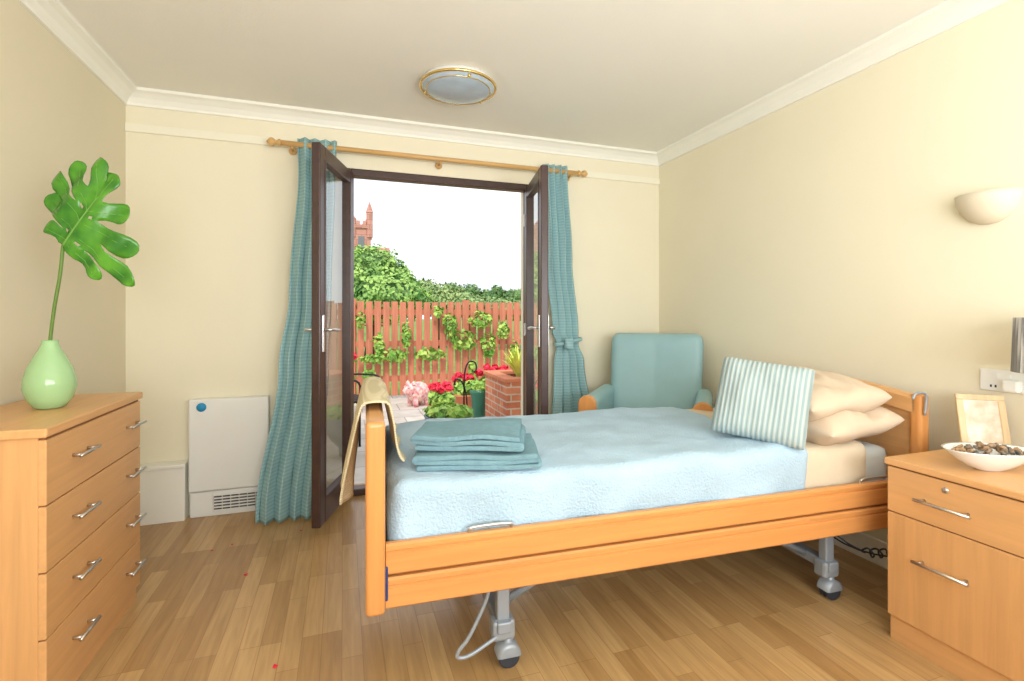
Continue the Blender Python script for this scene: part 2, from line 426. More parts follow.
# curtain pole
g = empty('curtain_pole')
PY, PZ = 3.33, 2.258
tube('pole', [(-.36, PY, PZ), (1.66, PY, PZ)], .0165, M['pole'], g, 20)
for s, x in ((-1, -.36), (1, 1.66)):
    o = lathe('finial', [(0.017, 0), (.022, .004), (.022, .012), (.014, .018), (.012, .03), (.024, .04), (.027, .052), (.024, .064), (.012, .072), (.008, .078), (.0, .082)], M['pole'], g, (x, PY, PZ), 24)
    o.rotation_euler = (0, radians(90*s), 0)
for x in (-.30, .63, 1.61):
    tube('bracket', [(x, YB-.015, PZ-.02), (x, PY+.03, PZ-.02), (x, PY, PZ-.02)], .009, M['pole'], g)
    lathe('bracket_rose', [(0, .014), (.018, .012), (.024, 0)], M['pole'], g, (x, YB-.015, PZ-.02), 20).rotation_euler = (radians(90), 0, 0)

def curtain(name, E, pleats, seed):
    nu, nv = pleats*14, 100; v = []; f = []
    zt, zb = E[0][0], E[-1][0]
    for j in range(nv+1):
        z = zt+(zb-zt)*j/nv
        for k in range(len(E)-1):
            if E[k][0] >= z >= E[k+1][0]-1e-9:
                t = (E[k][0]-z)/(E[k][0]-E[k+1][0]); t = t*t*(3-2*t)
                xl, xr, y, am = [E[k][q]+(E[k+1][q]-E[k][q])*t for q in (1, 2, 3, 4)]; break
        for i in range(nu+1):
            u = i/nu
            ph = 2*pi*pleats*(u+.04*noise.noise(Vector((u*4, z*.8, seed))))
            a = am*(.75+.6*noise.noise(Vector((u*6+seed, z*.7, 1))))
            x = xl+(xr-xl)*u+.006*noise.noise(Vector((u*4, z*2, seed+4)))+sin(2*ph)*.004
            yy = y+a*sin(ph)+.012*noise.noise(Vector((u*3+seed, z*1.6, 5)))
            v.append((x, yy, z))
    for j in range(nv):
        for i in range(nu):
            q = j*(nu+1)+i; f.append((q, q+1, q+nu+2, q+nu+1))
    o = mk(name, v, f, M['curtain'], None, True)
    m = o.modifiers.new('s', 'SOLIDIFY'); m.thickness = .003
    return o
gc = empty('curtain')
o = curtain('fabric', [(2.30, -.27, -.035, PY, .03), (2.1, -.265, -.045, PY, .032), (1.3, -.315, -.07, PY-.04, .034), (.9, -.36, -.085, PY-.08, .034), (.012, -.47, -.175, PY-.2, .04)], 4, 2)
o.parent = gc
gc2 = empty('curtain')
o = curtain('fabric', [(2.30, 1.37, 1.575, PY, .03), (1.6, 1.40, 1.61, PY, .03), (1.08, 1.46, 1.67, PY+.01, .022), (.98, 1.50, 1.675, PY+.02, .016), (.86, 1.47, 1.71, PY+.0, .026), (.012, 1.40, 1.88, PY-.05, .04)], 4, 9)
o.parent = gc2
tb = []
for i in range(28):
    a = 2*pi*i/28; tb.append((1.588+.102*cos(a), PY+.018+.042*sin(a), 1.0+.02*cos(a)))
tube('tieback', tb, .014, M['curtain'], gc2, 10, closed=True)
softbox('tieback_knot', 1.53, 1.60, PY-.065, PY-.02, .95, 1.03, .02, M['curtain'], gc2, .01, 20, .01)

# ceiling light
g = empty('ceiling_light')
CL = (.61, 2.71)
lathe('base', [(0, HC-.002), (.20, HC-.002), (.205, HC-.03), (.2, HC-.035), (0, HC-.035)], M['white'], g, (CL[0], CL[1], 0))
lathe('glass_bowl', [(.20, HC-.03), (.196, HC-.040), (.165, HC-.053), (.12, HC-.064), (.06, HC-.071), (0, HC-.073)], M['lampglass'], g, (CL[0], CL[1], 0))
for R, r, z in ((.208, .008, HC-.030), (.178, .003, HC-.048)):
    tube('brass_ring', [(CL[0]+R*cos(2*pi*i/56), CL[1]+R*sin(2*pi*i/56), z) for i in range(56)], r, M['gold'], g, 10, closed=True)
for a in (0.6, 2.7, 4.8):
    lathe('clip', [(0, -.012), (.008, -.01), (.01, 0), (0, 0)], M['gold'], g, (CL[0]+.19*cos(a), CL[1]+.19*sin(a), HC-.04), 12)

# wall uplighter
g = empty('wall_uplighter', (XR-.001, 1.250, 1.562))
prof = [(.0, 0), (.03, .003), (.065, .02), (.095, .055), (.108, .09), (.113, .122), (.107, .122), (.1, .09), (.085, .055), (.06, .03), (0, .018)]
lathe('bowl', prof, M['uplight'], g, (0, 0, 0), 40, sx=.82, sy=.95, a0=pi/2, a1=3*pi/2)
box('back_plate', -.006, 0, -.06, .06, .02, .115, M['uplight'], g)

# socket
g = empty('wall_socket')
XS = XR-.001
box('plate', XS-.012, XS, 1.13, 1.275, .90, .985, M['white'], g, .004)
boxes('switches', [(XS-.016, XS-.012, y, y+.014, .955, .972) for y in (1.175, 1.215)], M['white'], g)
boxes('pins', [(XS-.0125, XS-.0118, y, y+.006, .915, .925) for y in (1.155, 1.17, 1.22, 1.235)], M['black'], g)
box('plug', XS-.045, XS-.012, 1.14, 1.19, .905, .95, M['white'], g, .008)

# ================================================================= CHEST OF DRAWERS
def bar_handle(nm, p, axis, L, out, parent):
    a = Vector(axis); o_ = Vector(out); p = Vector(p)
    tube(nm, [p-a*L/2+o_*.028, p+a*L/2+o_*.028], .0055, M['steel'], parent, 12)
    for s in (-1, 1):
        q = p+a*s*(L/2-.018)
        tube(nm+'_leg', [q-o_*.001, q+o_*.028], .005, M['steel'], parent, 10)
g = empty('chest_of_drawers')
x0, x1, y0, y1, ht = XL+.02, -.814, 1.79, 2.50, .873
box('carcass', x0, x1-.02, y0+.005, y1-.005, .0, ht-.028, M['beech'], g, .002)
box('top', x0, x1+.006, y0-.008, y1+.008, ht-.028, ht, M['beech_y'], g, .005)
box('plinth', x0+.01, x1-.012, y0+.01, y1-.01, .0, .055, M['beech_y'], g)
dz0 = .06; dh = (ht-.034-dz0)/4
for i in range(4):
    za = dz0+i*dh; zb = za+dh
    box('drawer_front', x1-.02, x1, y0+.004, y1-.004, za+.0025, zb-.0025, M['beech_y'], g, .002)
    for yy in (y0+.20, y1-.10):
        bar_handle('handle', (x1, yy, (za+zb)/2+.012), (0, 1, 0), .13, (1, 0, 0), g)
box('reveal', x1-.021, x1-.006, y0+.01, y1-.01, dz0, ht-.03, M['gap'], g)

# vase with monstera
vx, vy, vz = ray(50, 408, 1.737)
g = empty('vase_with_monstera_leaf')
lathe('vase', [(0, .0), (.034, 0), (.044, .006), (.062, .032), (.073, .07), (.072, .10), (.062, .14), (.045, .178), (.031, .205), (.023, .226), (.023, .238), (.019, .238), (.019, .21), (.026, .19), (0, .17)], M['vase'], g, (vx, vy, ht+.0005), 48)
def cp(px, py, dz=0):
    return Vector(ray(px, py, 1.737+dz))
tube('stem', spline([cp(50, 385), cp(50, 345), cp(54, 310), cp(60, 275), cp(63, 246, .0)], 6), .0055, M['stem'], g)
rgt = Vector((cos(TH), -sin(TH), 0)); fwd = Vector((sin(TH), cos(TH), 0)); up = Vector((0, 0, 1))
LB = cp(63, 246)
K = 1.737/494
def uv(px, py): return Vector(((px-63)*K, -(py-246)*K))
MA, MB = uv(63, 246), uv(94, 196)
mdir = (MB-MA).normalized()
def to3(q):
    rel = q-MA; s_ = rel.dot(mdir); w_ = rel.x*mdir.y-rel.y*mdir.x
    dep = .05*abs(w_) + .9*w_*w_ + .10*s_*abs(s_)*4 - .010*sin(w_*60)
    return LB+rgt*q.x+up*q.y+fwd*dep
tipsL = [uv(*p) for p in ((43, 226), (38, 194), (42, 166), (62, 156), (88, 153))]
tipsR = [uv(*p) for p in ((94, 279), (121, 285), (126, 250), (123, 214), (109, 172))]
lv = []; lf = []
rl = random.Random(2)
for sgn, T in ((1, tipsL), (-1, tipsR)):
    n = len(T)
    Ms = [MA+(MB-MA)*(i/n) for i in range(n+1)]
    B = []
    for i in range(n+1):
        if i == 0: a = T[0]+(T[0]-T[1])*.30; B.append(Ms[0]+(a-Ms[0])*.42)
        elif i == n: a = (tipsL[-1]+tipsR[-1])/2; B.append(Ms[n]+(a-Ms[n])*.50)
        else: a = (T[i-1]+T[i])/2; B.append(Ms[i]+(a-Ms[i])*(.30 if i % 2 else .42))
    for i in range(n):
        rows = []
        for t in (0, .25, .5, .75, 1.0):
            a = Ms[i].lerp(B[i], t); b = Ms[i+1].lerp(B[i+1], t)
            rows.append([a.lerp(b, k/6) for k in range(7)])
        cB = (B[i]+B[i+1])/2; hw = (B[i+1]-B[i])/2
        ax = (T[i]-cB); perp = Vector((-ax.y, ax.x)).normalized()
        if perp.dot(hw) < 0: perp = -perp
        wid = max(hw.length, .019)*1.06
        bend = perp*(rl.uniform(-.012, .012))
        for t, pr in ((.08, .86), (.22, .80), (.42, .88), (.60, .98), (.75, .96), (.86, .80), (.94, .54), (1.0, .16)):
            cc = cB+ax*t+bend*sin(t*pi); wv = hw.normalized()*(1-t)+perp*t; wv = wv.normalized()*wid*pr
            rows.append([cc+wv*(-1+2*k/6) for k in range(7)])
        idx = []
        for r_ in rows:
            idx.append([len(lv)+k for k in range(7)]); lv += [to3(q) for q in r_]
        for a in range(len(rows)-1):
            for k in range(6):
                # perforations beside the midrib, as on a real monstera
                if a == 2 and k in (0,) and i in (1, 3): continue
                q = (idx[a][k], idx[a][k+1], idx[a+1][k+1], idx[a+1][k]); lf.append(q if sgn > 0 else q[::-1])
bm = bmesh.new(); me = bpy.data.meshes.new('t'); me.from_pydata([tuple(p) for p in lv], [], lf); bm.from_mesh(me)
bmesh.ops.remove_doubles(bm, verts=bm.verts, dist=.0003)
o = from_bm('leaf_blade', bm, M['leaf'], g, True)
m = o.modifiers.new('s', 'SOLIDIFY'); m.thickness = .0015; m.offset = 0
M['rib'] = mat_plain('leaf_rib', c(110, 164, 70), .5)
tube('midrib', [to3(MA.lerp(MB, t/8))-fwd*.001 for t in range(9)], .003, M['rib'], g, radii=[.004-.0003*t for t in range(9)])
for T in (tipsL, tipsR):
    for i, tp in enumerate(T):
        m0 = MA.lerp(MB, (i+.5)/5)
        tube('vein', [to3(m0.lerp(tp, t/6))-fwd*.0008 for t in range(6)], .0009, M['rib'], g, seg=6)

# ================================================================= BED
BO = Vector((.09, 1.5, 0)); BR = radians(-2.6)
g = empty('profiling_bed', BO, BR)
BL, BW = 2.19, .98
def bed_end(nm, x, top, bot, crown, th=.028):
    for y in (0.0, BW):
        box(nm+'_post', x-th, x+th, y-.024, y+.024, bot, top-.0, M['beech_bed'], g, .014, 4)
    n = 24; v = []; f = []
    for i in range(n+1):
        y = .0+BW*i/n; zt = top-.01+crown*sin(pi*i/n)
        hh = .07
        for (a, b_) in ((-th, -hh), (th, -hh), (th, -.012), (th*.55, 0), (-th*.55, 0), (-th, -.012)):
            v.append((x+a, y, zt+b_))
    for i in range(n):
        for k in range(6): f.append((i*6+k, i*6+(k+1) % 6, (i+1)*6+(k+1) % 6, (i+1)*6+k))
    f += [tuple(range(6))[::-1], tuple(n*6+k for k in range(6))]
    bm = bmesh.new(); me = bpy.data.meshes.new('t'); me.from_pydata(v, [], f); bm.from_mesh(me)
    from_bm(nm+'_arched_rail', bm, M['beech_y'], g)
    v = []; f = []
    for i in range(n+1):
        y = .02+(BW-.04)*i/n; zt = top-.07+crown*sin(pi*i/n)
        for (a, z) in ((-.01, bot+.05), (.01, bot+.05), (.01, zt), (-.01, zt)): v.append((x+a, y, z))
    for i in range(n):
        for k in range(4): f.append((i*4+k, i*4+(k+1) % 4, (i+1)*4+(k+1) % 4, (i+1)*4+k))
    mk(nm+'_panel', v, f, M['beech_y'], g)
    box(nm+'_bottom_rail', x-.018, x+.018, .02, BW-.02, bot+.03, bot+.1, M['beech_y'], g, .004)
bed_end('footboard', 0, .890, .325, .012)
bed_end('headboard', BL, .872, .325, .045)
def rail(nm, y, sgn, z0, z1):
    h = z1-z0
    pr = [(.0, .006), (.006, 0), (.022, 0), (.022, h), (.006, h), (0, h-.006), (0, h*.80), (.006, h*.76), (.006, h*.70), (0, h*.66)]
    v = []; f = []
    for x in (.03, BL-.03):
        for (d, z) in pr: v.append((x, y+sgn*d, z0+z))
    k = len(pr)
    for i in range(k): f.append((i, (i+1) % k, k+(i+1) % k, k+i))
    f += [tuple(range(k)), tuple(range(k, 2*k))]
    bm = bmesh.new(); me = bpy.data.meshes.new('t'); me.from_pydata(v, [], f); bm.from_mesh(me)
    from_bm(nm, bm, M['beech_x'], g)
for y, s in ((-.005, 1), (BW+.005, -1)):
    rail('side_rail_upper', y, s, .432, .524); rail('side_rail_lower', y, s, .332, .424)
box('frame_foot_bar', .03, .06, .03, BW-.03, .37, .47, M['navy'], g, .004)
box('rail_bracket', .022, .036, -.010, .03, .36, .46, M['navy'], g, .003)
box('frame_head_bar', BL-.06, BL-.03, .03, BW-.03, .37, .47, M['navy'], g, .004)
boxes('mattress_platform', [(.06, BL-.06, .04, .075, .38, .43), (.06, BL-.06, BW-.075, BW-.04, .38, .43)] +
      [(.1+i*.17, .15+i*.17, .075, BW-.075, .40, .42) for i in range(12)], M['grey_metal'], g, .003)
softbox('mattress', .09, 2.12, .066, BW-.066, .432, .642, .035, M['mattress'], g, 0, cell=.04)
def folds(p):
    if p.y < -.38:
        t = max(0, min(1, (.10-p.z)/.14)); k = min(1, (-.38-p.y)/.06)
        p.y += k*t*(.006*sin(p.x*21+1.5*sin(p.x*5))+.004*sin(p.x*37+2))+.004*k*t
    return p
softbox('blanket', .045, 1.66, .028, BW-.028, .45, .688, .045, M['blanket'], g, .016, 4.2, .016, seed=3, shape=folds)
softbox('fitted_sheet', 1.56, 1.99, .048, BW-.048, .46, .672, .045, M['sheet'], g, .008, 6, .022, seed=8)
for (xa, xb) in ((.28, .42), (1.88, 2.02)):
    tube('mattress_retainer', spline([(xa, .014, .47), (xa, .010, .525), (xa+.015, .006, .54), (xb-.015, .006, .54), (xb, .010, .525), (xb, .014, .47)], 5), .005, M['steel'], g)
for yy in (.17, BW-.17):
    box('long_beam', .20, BL-.2, yy-.02, yy+.02, .33, .37, M['grey_metal'], g, .004)
for (xc, d) in ((.42, 1), (1.84, -1)):
    box('axle_beam', xc-.025, xc+.025, .09, BW-.09, .13, .17, M['grey_metal'], g, .006)
    for yy in (.13, BW-.13):
        box('leg_column', xc-.022, xc+.022, yy-.02, yy+.02, .14, .33, M['grey_metal'], g, .006)
        box('leg_foot', xc-.04, xc+.04, yy-.03, yy+.03, .10, .17, M['grey_metal'], g, .012)
        for k in (-.014, .014):
            o = lathe('caster_wheel', [(0, -.009), (.030, -.009), (.037, -.006), (.037, .006), (.030, .009), (0, .009)], M['black'], g, (xc+.02, yy+k, .0375), 28, smooth=False)
            o.rotation_euler = (radians(90), 0, 0)
        o = lathe('caster_hood', [(.042, -.026), (.042, .026), (.03, .03), (0, .03)], M['grey_metal'], g, (xc+.02, yy, .042), 14, a0=0, a1=pi); o.rotation_euler = (radians(90), 0, 0)
        lathe('caster_stem', [(.018, .07), (.016, .11), (0, .11)], M['grey_metal'], g, (xc+.02, yy, 0), 20)
    for yy in (.22, BW-.22):
        tube('lift_arm', [(xc, yy, .15), (xc+d*.42, yy, .35)], .014, M['grey_metal'], g)
        tube('lift_brace', [(xc+d*.02, yy+.03, .33), (xc+d*.36, yy+.03, .20), (xc+d*.40, yy+.03, .33)], .009, M['grey_metal'], g)
tube('brake_pedal', spline([(.42, .12, .12), (.38, .10, .115), (.30, .09, .085), (.262, .09, .085), (.262, .09, .105), (.30, .09, .15), (.36, .10, .26), (.37, .1, .34)], 6), .0065, M['grey_metal'], g)
tube('head_hook', spline([(BL-.02, -.035, .79), (BL-.02, -.04, .865), (BL-.04, -.04, .882), (BL-.08, -.04, .88), (BL-.095, -.04, .86)], 6), .005, M['grey_metal'], g)
tube('hand_control_cable', spline([(1.80, .10, .33), (1.86, .06, .27), (1.95, .05, .22)]+[(1.97+.012*i, .06+.018*cos(i*1.57), .21+.018*sin(i*1.57)-.002*i) for i in range(16)]+[(2.14, .3, .12), (2.15, .7, .2)], 4), .0035, M['black'], g)

def bw(x, y, z):
    return Vector((BO.x+x*cos(BR)-y*sin(BR), BO.y+x*sin(BR)+y*cos(BR), z))

p1 = pillow('pillow', .44, .66, .155, M['pillow'], 3, .05, .030)
p1.location = bw(1.915, .325, .742); p1.rotation_euler = (0, radians(-5), BR+radians(3))
p2 = pillow('pillow', .42, .62, .16, M['pillow'], 11, .05, .036)
p2.location = bw(1.905, .34, .845); p2.rotation_euler = (radians(2), radians(-6), BR-radians(4))
cu = pillow('striped_cushion', .36, .345, .14, M['cushion'], 21, .05, .014)
nz = Vector((-.70, -.62, .42)).normalized(); uy = Vector((.30, .1, 1)); uy = (uy-nz*uy.dot(nz)).normalized(); ux = uy.cross(nz)
cu.matrix_world = Matrix.Translation((1.640, 1.60, .846)) @ Matrix((ux, uy, nz)).transposed().to_4x4()

# folded towels
def folded(nm, w, d, t, layers, parent, loc, rz, seed):
    path = []; r = t*.62
    for k in range(layers):
        z = r+k*2*r; xs = [-w/2+r+(w-2*r)*i/14 for i in range(15)]
        if k % 2: xs = xs[::-1]
        path += [(x, z) for x in xs]
        if k < layers-1:
            sx = 1 if k % 2 == 0 else -1
            for q in range(1, 6):
                a = -pi/2+pi*q/6; path.append((sx*(w/2-r)+sx*r*cos(a), z+r+r*sin(a)))
    nd = 16; v = []; f = []
    for (x, z) in path:
        for j in range(nd+1):
            y = -d/2+d*j/nd
            nn = noise.noise(Vector((x*6+seed, y*6, z*3)))
            v.append((x+.006*nn, y+.012*noise.noise(Vector((x*5, z*60, seed))), max(t*.55, z+.014*nn*(z/(2*r*layers)+.1))))
    for i in range(len(path)-1):
        for j in range(nd): q = i*(nd+1)+j; f.append((q, q+1, q+nd+2, q+nd+1))
    o = mk(nm, v, f, M['towel'], parent, True, loc); o.rotation_euler = (0, 0, rz)
    m = o.modifiers.new('s', 'SOLIDIFY'); m.thickness = t; m.offset = 0
    bevel(o, t*.3, 2)
    return o
g = empty('folded_towels', (.445, 1.70, .692), radians(-16))
folded('bottom_towel', .41, .27, .014, 3, g, (0.01, 0, 0), 0, 1)
folded('top_towel', .37, .25, .014, 3, g, (-.015, .015, .055), radians(-4), 5)

# throw over the footboard
g = empty('draped_throw', BO, BR)
path = [(.085, .715), (.072, .73), (.062, .755), (.054, .79), (.047, .84), (.040, .875), (.032, .905), (.012, .914), (-.015, .914), (-.036, .905), (-.042, .875), (-.046, .84), (-.050, .78), (-.054, .72), (-.058, .66), (-.060, .60), (-.060, .56)]
v = []; f = []; nd = 48
for q in spline([(a, 0, b) for a, b in path], 3):
    x, z = q.x, q.z
    drop = max(0, .91-z)
    for j in range(nd+1):
        u = j/nd; y = .16+.66*u
        crown = -.006+.012*sin(pi*y/BW)
        xx, yy, zz = x, y, z+(crown if z > .76 else 0)
        if x < 0:
            m_ = min(1, drop*3)
            xx -= m_*(.018+.018*sin(u*17+1.0+drop*2)+.008*sin(u*33+2)+.05*u*drop)
            yy += m_*(.012*sin(u*13+drop*4))
            zz += .035*sin(u*5+1)*m_*min(1, drop*3)
        else:
            xx += .006*(1+sin(u*17+z*9))
        v.append((xx, yy, zz))
n = len(v)//(nd+1)
for i in range(n-1):
    for j in range(nd): q = i*(nd+1)+j; f.append((q, q+1, q+nd+2, q+nd+1))
o = mk('cloth', v, f, M['throw'], g, True); m = o.modifiers.new('s', 'SOLIDIFY'); m.thickness = .006; m.offset = 1

# ================================================================= BEDSIDE CABINET
g = empty('bedside_cabinet')
x0, x1, y0, y1, ht2 = 1.918, XR-.03, .74, 1.29, .671
box('carcass', x0+.02, x1, y0, y1, .09, ht2-.028, M['beech'], g, .002)
box('plinth', x0+.012, x1, y0+.006, y1-.006, 0, .09, M['beech_y'], g)
box('top', x0-.006, x1, y0-.006, y1+.006, ht2-.026, ht2, M['beech_y'], g, .005)
box('reveal', x0+.006, x0+.021, y0+.006, y1-.006, .095, ht2-.03, M['gap'], g)
box('drawer_front', x0, x0+.02, y0+.003, y1-.003, .477, ht2-.031, M['beech_y'], g, .002)
box('door_front', x0, x0+.02, y0+.003, y1-.003, .093, .472, M['beech'], g, .002)
bar_handle('drawer_handle', (x0, 1.10, .553), (0, 1, 0), .165, (-1, 0, 0), g)
bar_handle('door_handle', (x0, 1.105, .335), (0, 1, 0), .165, (-1, 0, 0), g)
lathe('lock', [(0, .004), (.009, .004), (.010, 0)], M['steel'], g, (x0, 1.10, .61), 20).rotation_euler = (0, radians(-90), 0)

g = empty('bowl_of_potpourri', (2.095, 1.07, ht2), radians(-19))
lathe('bowl', [(0, .002), (.035, .0), (.04, .004), (.06, .014), (.09, .038), (.115, .066), (.12, .072), (.112, .07), (.085, .044), (.05, .02), (0, .012)], M['porcelain'], g, (0, 0, 0.0), 44, sx=1.25, sy=.72)
rn = random.Random(5); v = []; f = []
for i in range(70):
    r = rn.random()**.5; a = rn.uniform(0, 6.28); px_, py_ = r*.116*cos(a), r*.062*sin(a); pz = .058+.022*(1-r*r)+rn.uniform(-.008, .006)
    bm = bmesh.new(); bmesh.ops.create_icosphere(bm, subdivisions=1, radius=1); n0 = len(v); rot = Matrix.Rotation(rn.uniform(0, 6), 3, Vector((rn.random(), rn.random(), 1)).normalized())
    sc = Vector((rn.uniform(.007, .015), rn.uniform(.006, .012), rn.uniform(.004, .009)))
    for q in bm.verts:
        w = rot @ Vector((q.co.x*sc.x, q.co.y*sc.y, q.co.z*sc.z)); v.append((px_+w.x, py_+w.y, pz+w.z))
    for fa in bm.faces: f.append(tuple(n0+x.index for x in fa.verts))
    bm.free()
mk('potpourri', v, f, M['stones'], g)

g = empty('picture_frame', (2.31, 1.185, ht2+.003), radians(-40))
fr = empty('tilt'); fr.parent = g; fr.rotation_euler = (radians(-16), radians(0), 0)
W_, H_ = .15, .225
boxes('moulding', [(-W_/2, W_/2, 0, .016, 0, .022), (-W_/2, W_/2, 0, .016, H_-.022, H_), (-W_/2, -W_/2+.022, 0, .016, .022, H_-.022), (W_/2-.022, W_/2, 0, .016, .022, H_-.022)],
      mat_wood('pale_frame_wood', c(222, 196, 152), 'z', .5), fr, .003)
box('print', -W_/2+.02, W_/2-.02, .004, .008, .02, H_-.02, M['picture'], fr)
box('backing', -W_/2+.01, W_/2-.01, .009, .014, .01, H_-.01, M['gap'], fr)

g = empty('table_lamp', (2.29, .985, ht2))
lathe('lamp_base', [(0, 0), (.055, 0), (.057, .01), (.03, .02), (.022, .05), (.032, .11), (.035, .16), (.02, .22), (.009, .25), (.009, .36), (0, .36)], M['porcelain'], g)
n = 96; v = []; f = []
for z, R in ((.33, .11), (.425, .107), (.52, .104)):
    for i in range(n): a = 2*pi*i/n; r = R+(.0022 if i % 2 else -.0022); v.append((r*cos(a), r*sin(a), z))
for j in range(2):
    for i in range(n): f.append((j*n+i, j*n+(i+1) % n, (j+1)*n+(i+1) % n, (j+1)*n+i))
o = mk('pleated_shade', v, f, M['shade'], g); m = o.modifiers.new('s', 'SOLIDIFY'); m.thickness = .002

# ================================================================= ARMCHAIR
g = empty('armchair', (1.885, 2.74, 0), radians(-41))   # local -y is forward
def backshape(p):
    t = (p.z+.31)/.62
    k = 1+.05*t - .06*max(0, t-.9)
    p.x *= k
    p.y += .15*t
    p.y -= .02*abs(p.x)/.3
    return p
softbox('backrest', -.305, .305, .19, .31, .42, 1.07, .055, M['vinyl'], g, .004, 4, .025, shape=backshape)
softbox('seat_cushion', -.27, .27, -.33, .22, .36, .48, .045, M['vinyl'], g, .004, 4, .025)
box('seat_frame', -.27, .27, -.30, .24, .29, .36, M['beech_x'], g, .006)
for s in (-1, 1):
    xa, xb = (s*.275, s*.375); xa, xb = min(xa, xb), max(xa, xb)
    softbox('arm', xa, xb, -.35, .28, .27, .705, .045, M['vinyl'], g, .002, 4, .02)
    cx = (xa+xb)/2; v = []; f = []; pr = [(cx-.054, .03), (cx+.054, .03)]+[(cx+.054*cos(a), .662+.054*sin(a)) for a in [pi*i/12 for i in range(13)]]
    for y in (-.385, -.348):
        for (x, z) in pr: v.append((x, y, z))
    k = len(pr); f = [(i, (i+1) % k, k+(i+1) % k, k+i) for i in range(k)]+[tuple(range(k)), tuple(range(k, 2*k))]
    bm = bmesh.new(); me = bpy.data.meshes.new('t'); me.from_pydata(v, [], f); bm.from_mesh(me)
    bevel(from_bm('arm_facing', bm, M['beech_bed'], g), .006)
    box('rear_leg', cx-.025, cx+.025, .20, .25, 0, .30, M['beech_bed'], g, .004)
    box('front_foot', cx-.03, cx+.03, -.385, -.33, 0, .04, M['beech_bed'], g, .004)

# petals on the floor
v = []; f = []
for (px, py) in ((246, 575), (275, 667), (212, 551), (301, 531), (232, 545)):
    z = H*494/(py-315); P = ray(px, py, z); n0 = len(v); r = .011 if py > 560 else .007; a0 = random.random()*6
    v += [(P[0]+r*cos(a0+k*pi/3)*(1 if k % 2 else .7), P[1]+r*sin(a0+k*pi/3), .002+.003*(k % 2)) for k in range(6)]
    f.append(tuple(range(n0, n0+6)))
mk('flower_petals', v, f, M['petal'])

# ================================================================= OUTSIDE
GZ = -.12
box('patio_ground', -12, 16, YB+.25, 8.3, GZ-.1, GZ, M['patio'])
box('lawn_ground', -80, 120, 8.3, 160, GZ-.12, GZ-.02, M['lawn'])
FY = 8.0
L_ = []
x = -3.5; rn = random.Random(3)
while x < 7.5:
    L_.append((x, x+.098, FY-.02, FY, GZ+.05, 1.41+rn.uniform(-.008, .008))); x += .128
for z in (.15, .7, 1.2): L_.append((-3.5, 7.5, FY, FY+.04, z, z+.09))
for k in range(7): L_.append((-3.5+k*1.8, -3.4+k*1.8, FY+.04, FY+.14, GZ, 1.45))
boxes('garden_fence', L_, M['fence'])
def fp(px, py):
    t = (px-512)/494; z = FY/(cos(TH)-t*sin(TH)); return ray(px, py, z)
bl = []
for (px, py, a, b_) in ((378, 345, .08, .16), (392, 355, .22, .10), (405, 335, .07, .22), (430, 353, .24, .10), (448, 325, .12, .18), (462, 340, .2, .17), (478, 320, .2, .14), (486, 345, .14, .2), (500, 330, .12, .14), (368, 374, .10, .08), (360, 320, .06, .12), (372, 358, .25, .06), (437, 312, .08, .10), (366, 391, .08, .12), (470, 370, .05, .2), (472, 390, .08, .12), (512, 350, .08, .2)):
    P = fp(px, py); bl.append((P[0], FY-.15, max(P[2], GZ+b_*.9), a, .06, b_))
foliage('climbing_ivy', bl, 1500, .04, M['bush'], seed=4, aspect=.75)
def tree(name, lst, count, size, mat, seed):
    g = empty(name); bl = []
    for (px, py, z, r, rz) in lst:
        P = ray(px, py, z); bl.append((P[0], P[1], P[2], r, r, rz))
    foliage('crown', bl, count, size, mat, core=M['tree2'], seed=seed, parent=g)
    cx, cy = bl[0][0], bl[0][1]
    tube('trunk', [(cx, cy, GZ-.02), (cx+.1, cy, 1.0), (cx, cy, bl[0][2])], .2, M['bark'], g, radii=[.25, .2, .12])
tree('garden_tree', [(372, 276, 16, 1.0, .95), (390, 284, 16, .8, .75), (345, 285, 15, 1.1, 1.0), (362, 262, 16.5, .55, .5), (381, 266, 16.5, .5, .45), (402, 290, 16, .6, .55), (398, 276, 16.3, .4, .35), (385, 298, 15, 1.3, .8), (325, 290, 16, 1.0, .9)], 14000, .075, M['tree'], 2)
tree('garden_tree', [(440, 302, 20, .9, .65), (465, 306, 20, 1.1, .5), (425, 296, 21, .8, .7), (452, 292, 21, .5, .4), (492, 309, 20, 1.2, .45), (515, 310, 20, 1.2, .4), (540, 310, 20, 1.2, .4)], 11000, .08, M['tree3'], 5)
tree('distant_tree', [(470, 296, 34, .9, .8), (452, 299, 34, 1.2, .6), (488, 298, 34, .8, .6), (508, 299, 36, 1.1, .7), (532, 298, 36, 1.8, .7), (497, 293, 35, .45, .6)], 7000, .11, M['tree2'], 8)
P = ray(361, 236, 60)
g = empty('church_tower', (P[0], P[1], 0))
m_s = M['sandstone']
box('tower', -1.1, 1.1, -1.1, 1.1, 0, 12.0, m_s, g)
box('parapet', -1.25, 1.25, -1.25, 1.25, 11.6, 12.0, m_s, g)
boxes('merlons', [(-1.25+i*.7, -.85+i*.7, -1.25, -1.0, 12.0, 12.45) for i in range(4)]+[(-1.25+i*.7, -.85+i*.7, 1.0, 1.25, 12.0, 12.45) for i in range(4)], m_s, g)
for (sx, sy, h) in ((1, -1, 2.9), (1, 1, 1.6), (-1, -1, 1.2), (-1, 1, 1.2)):
    lathe('turret', [(.38, 10.5), (.38, 12.0+h*.5), (.45, 12.0+h*.52), (0, 12.0+h)], m_s, g, (sx*.95, sy*.95, 0), 8, smooth=False)
boxes('belfry_openings', [(-.35, .35, -1.14, -1.09, 8.6, 10.6)], M['slate'], g)
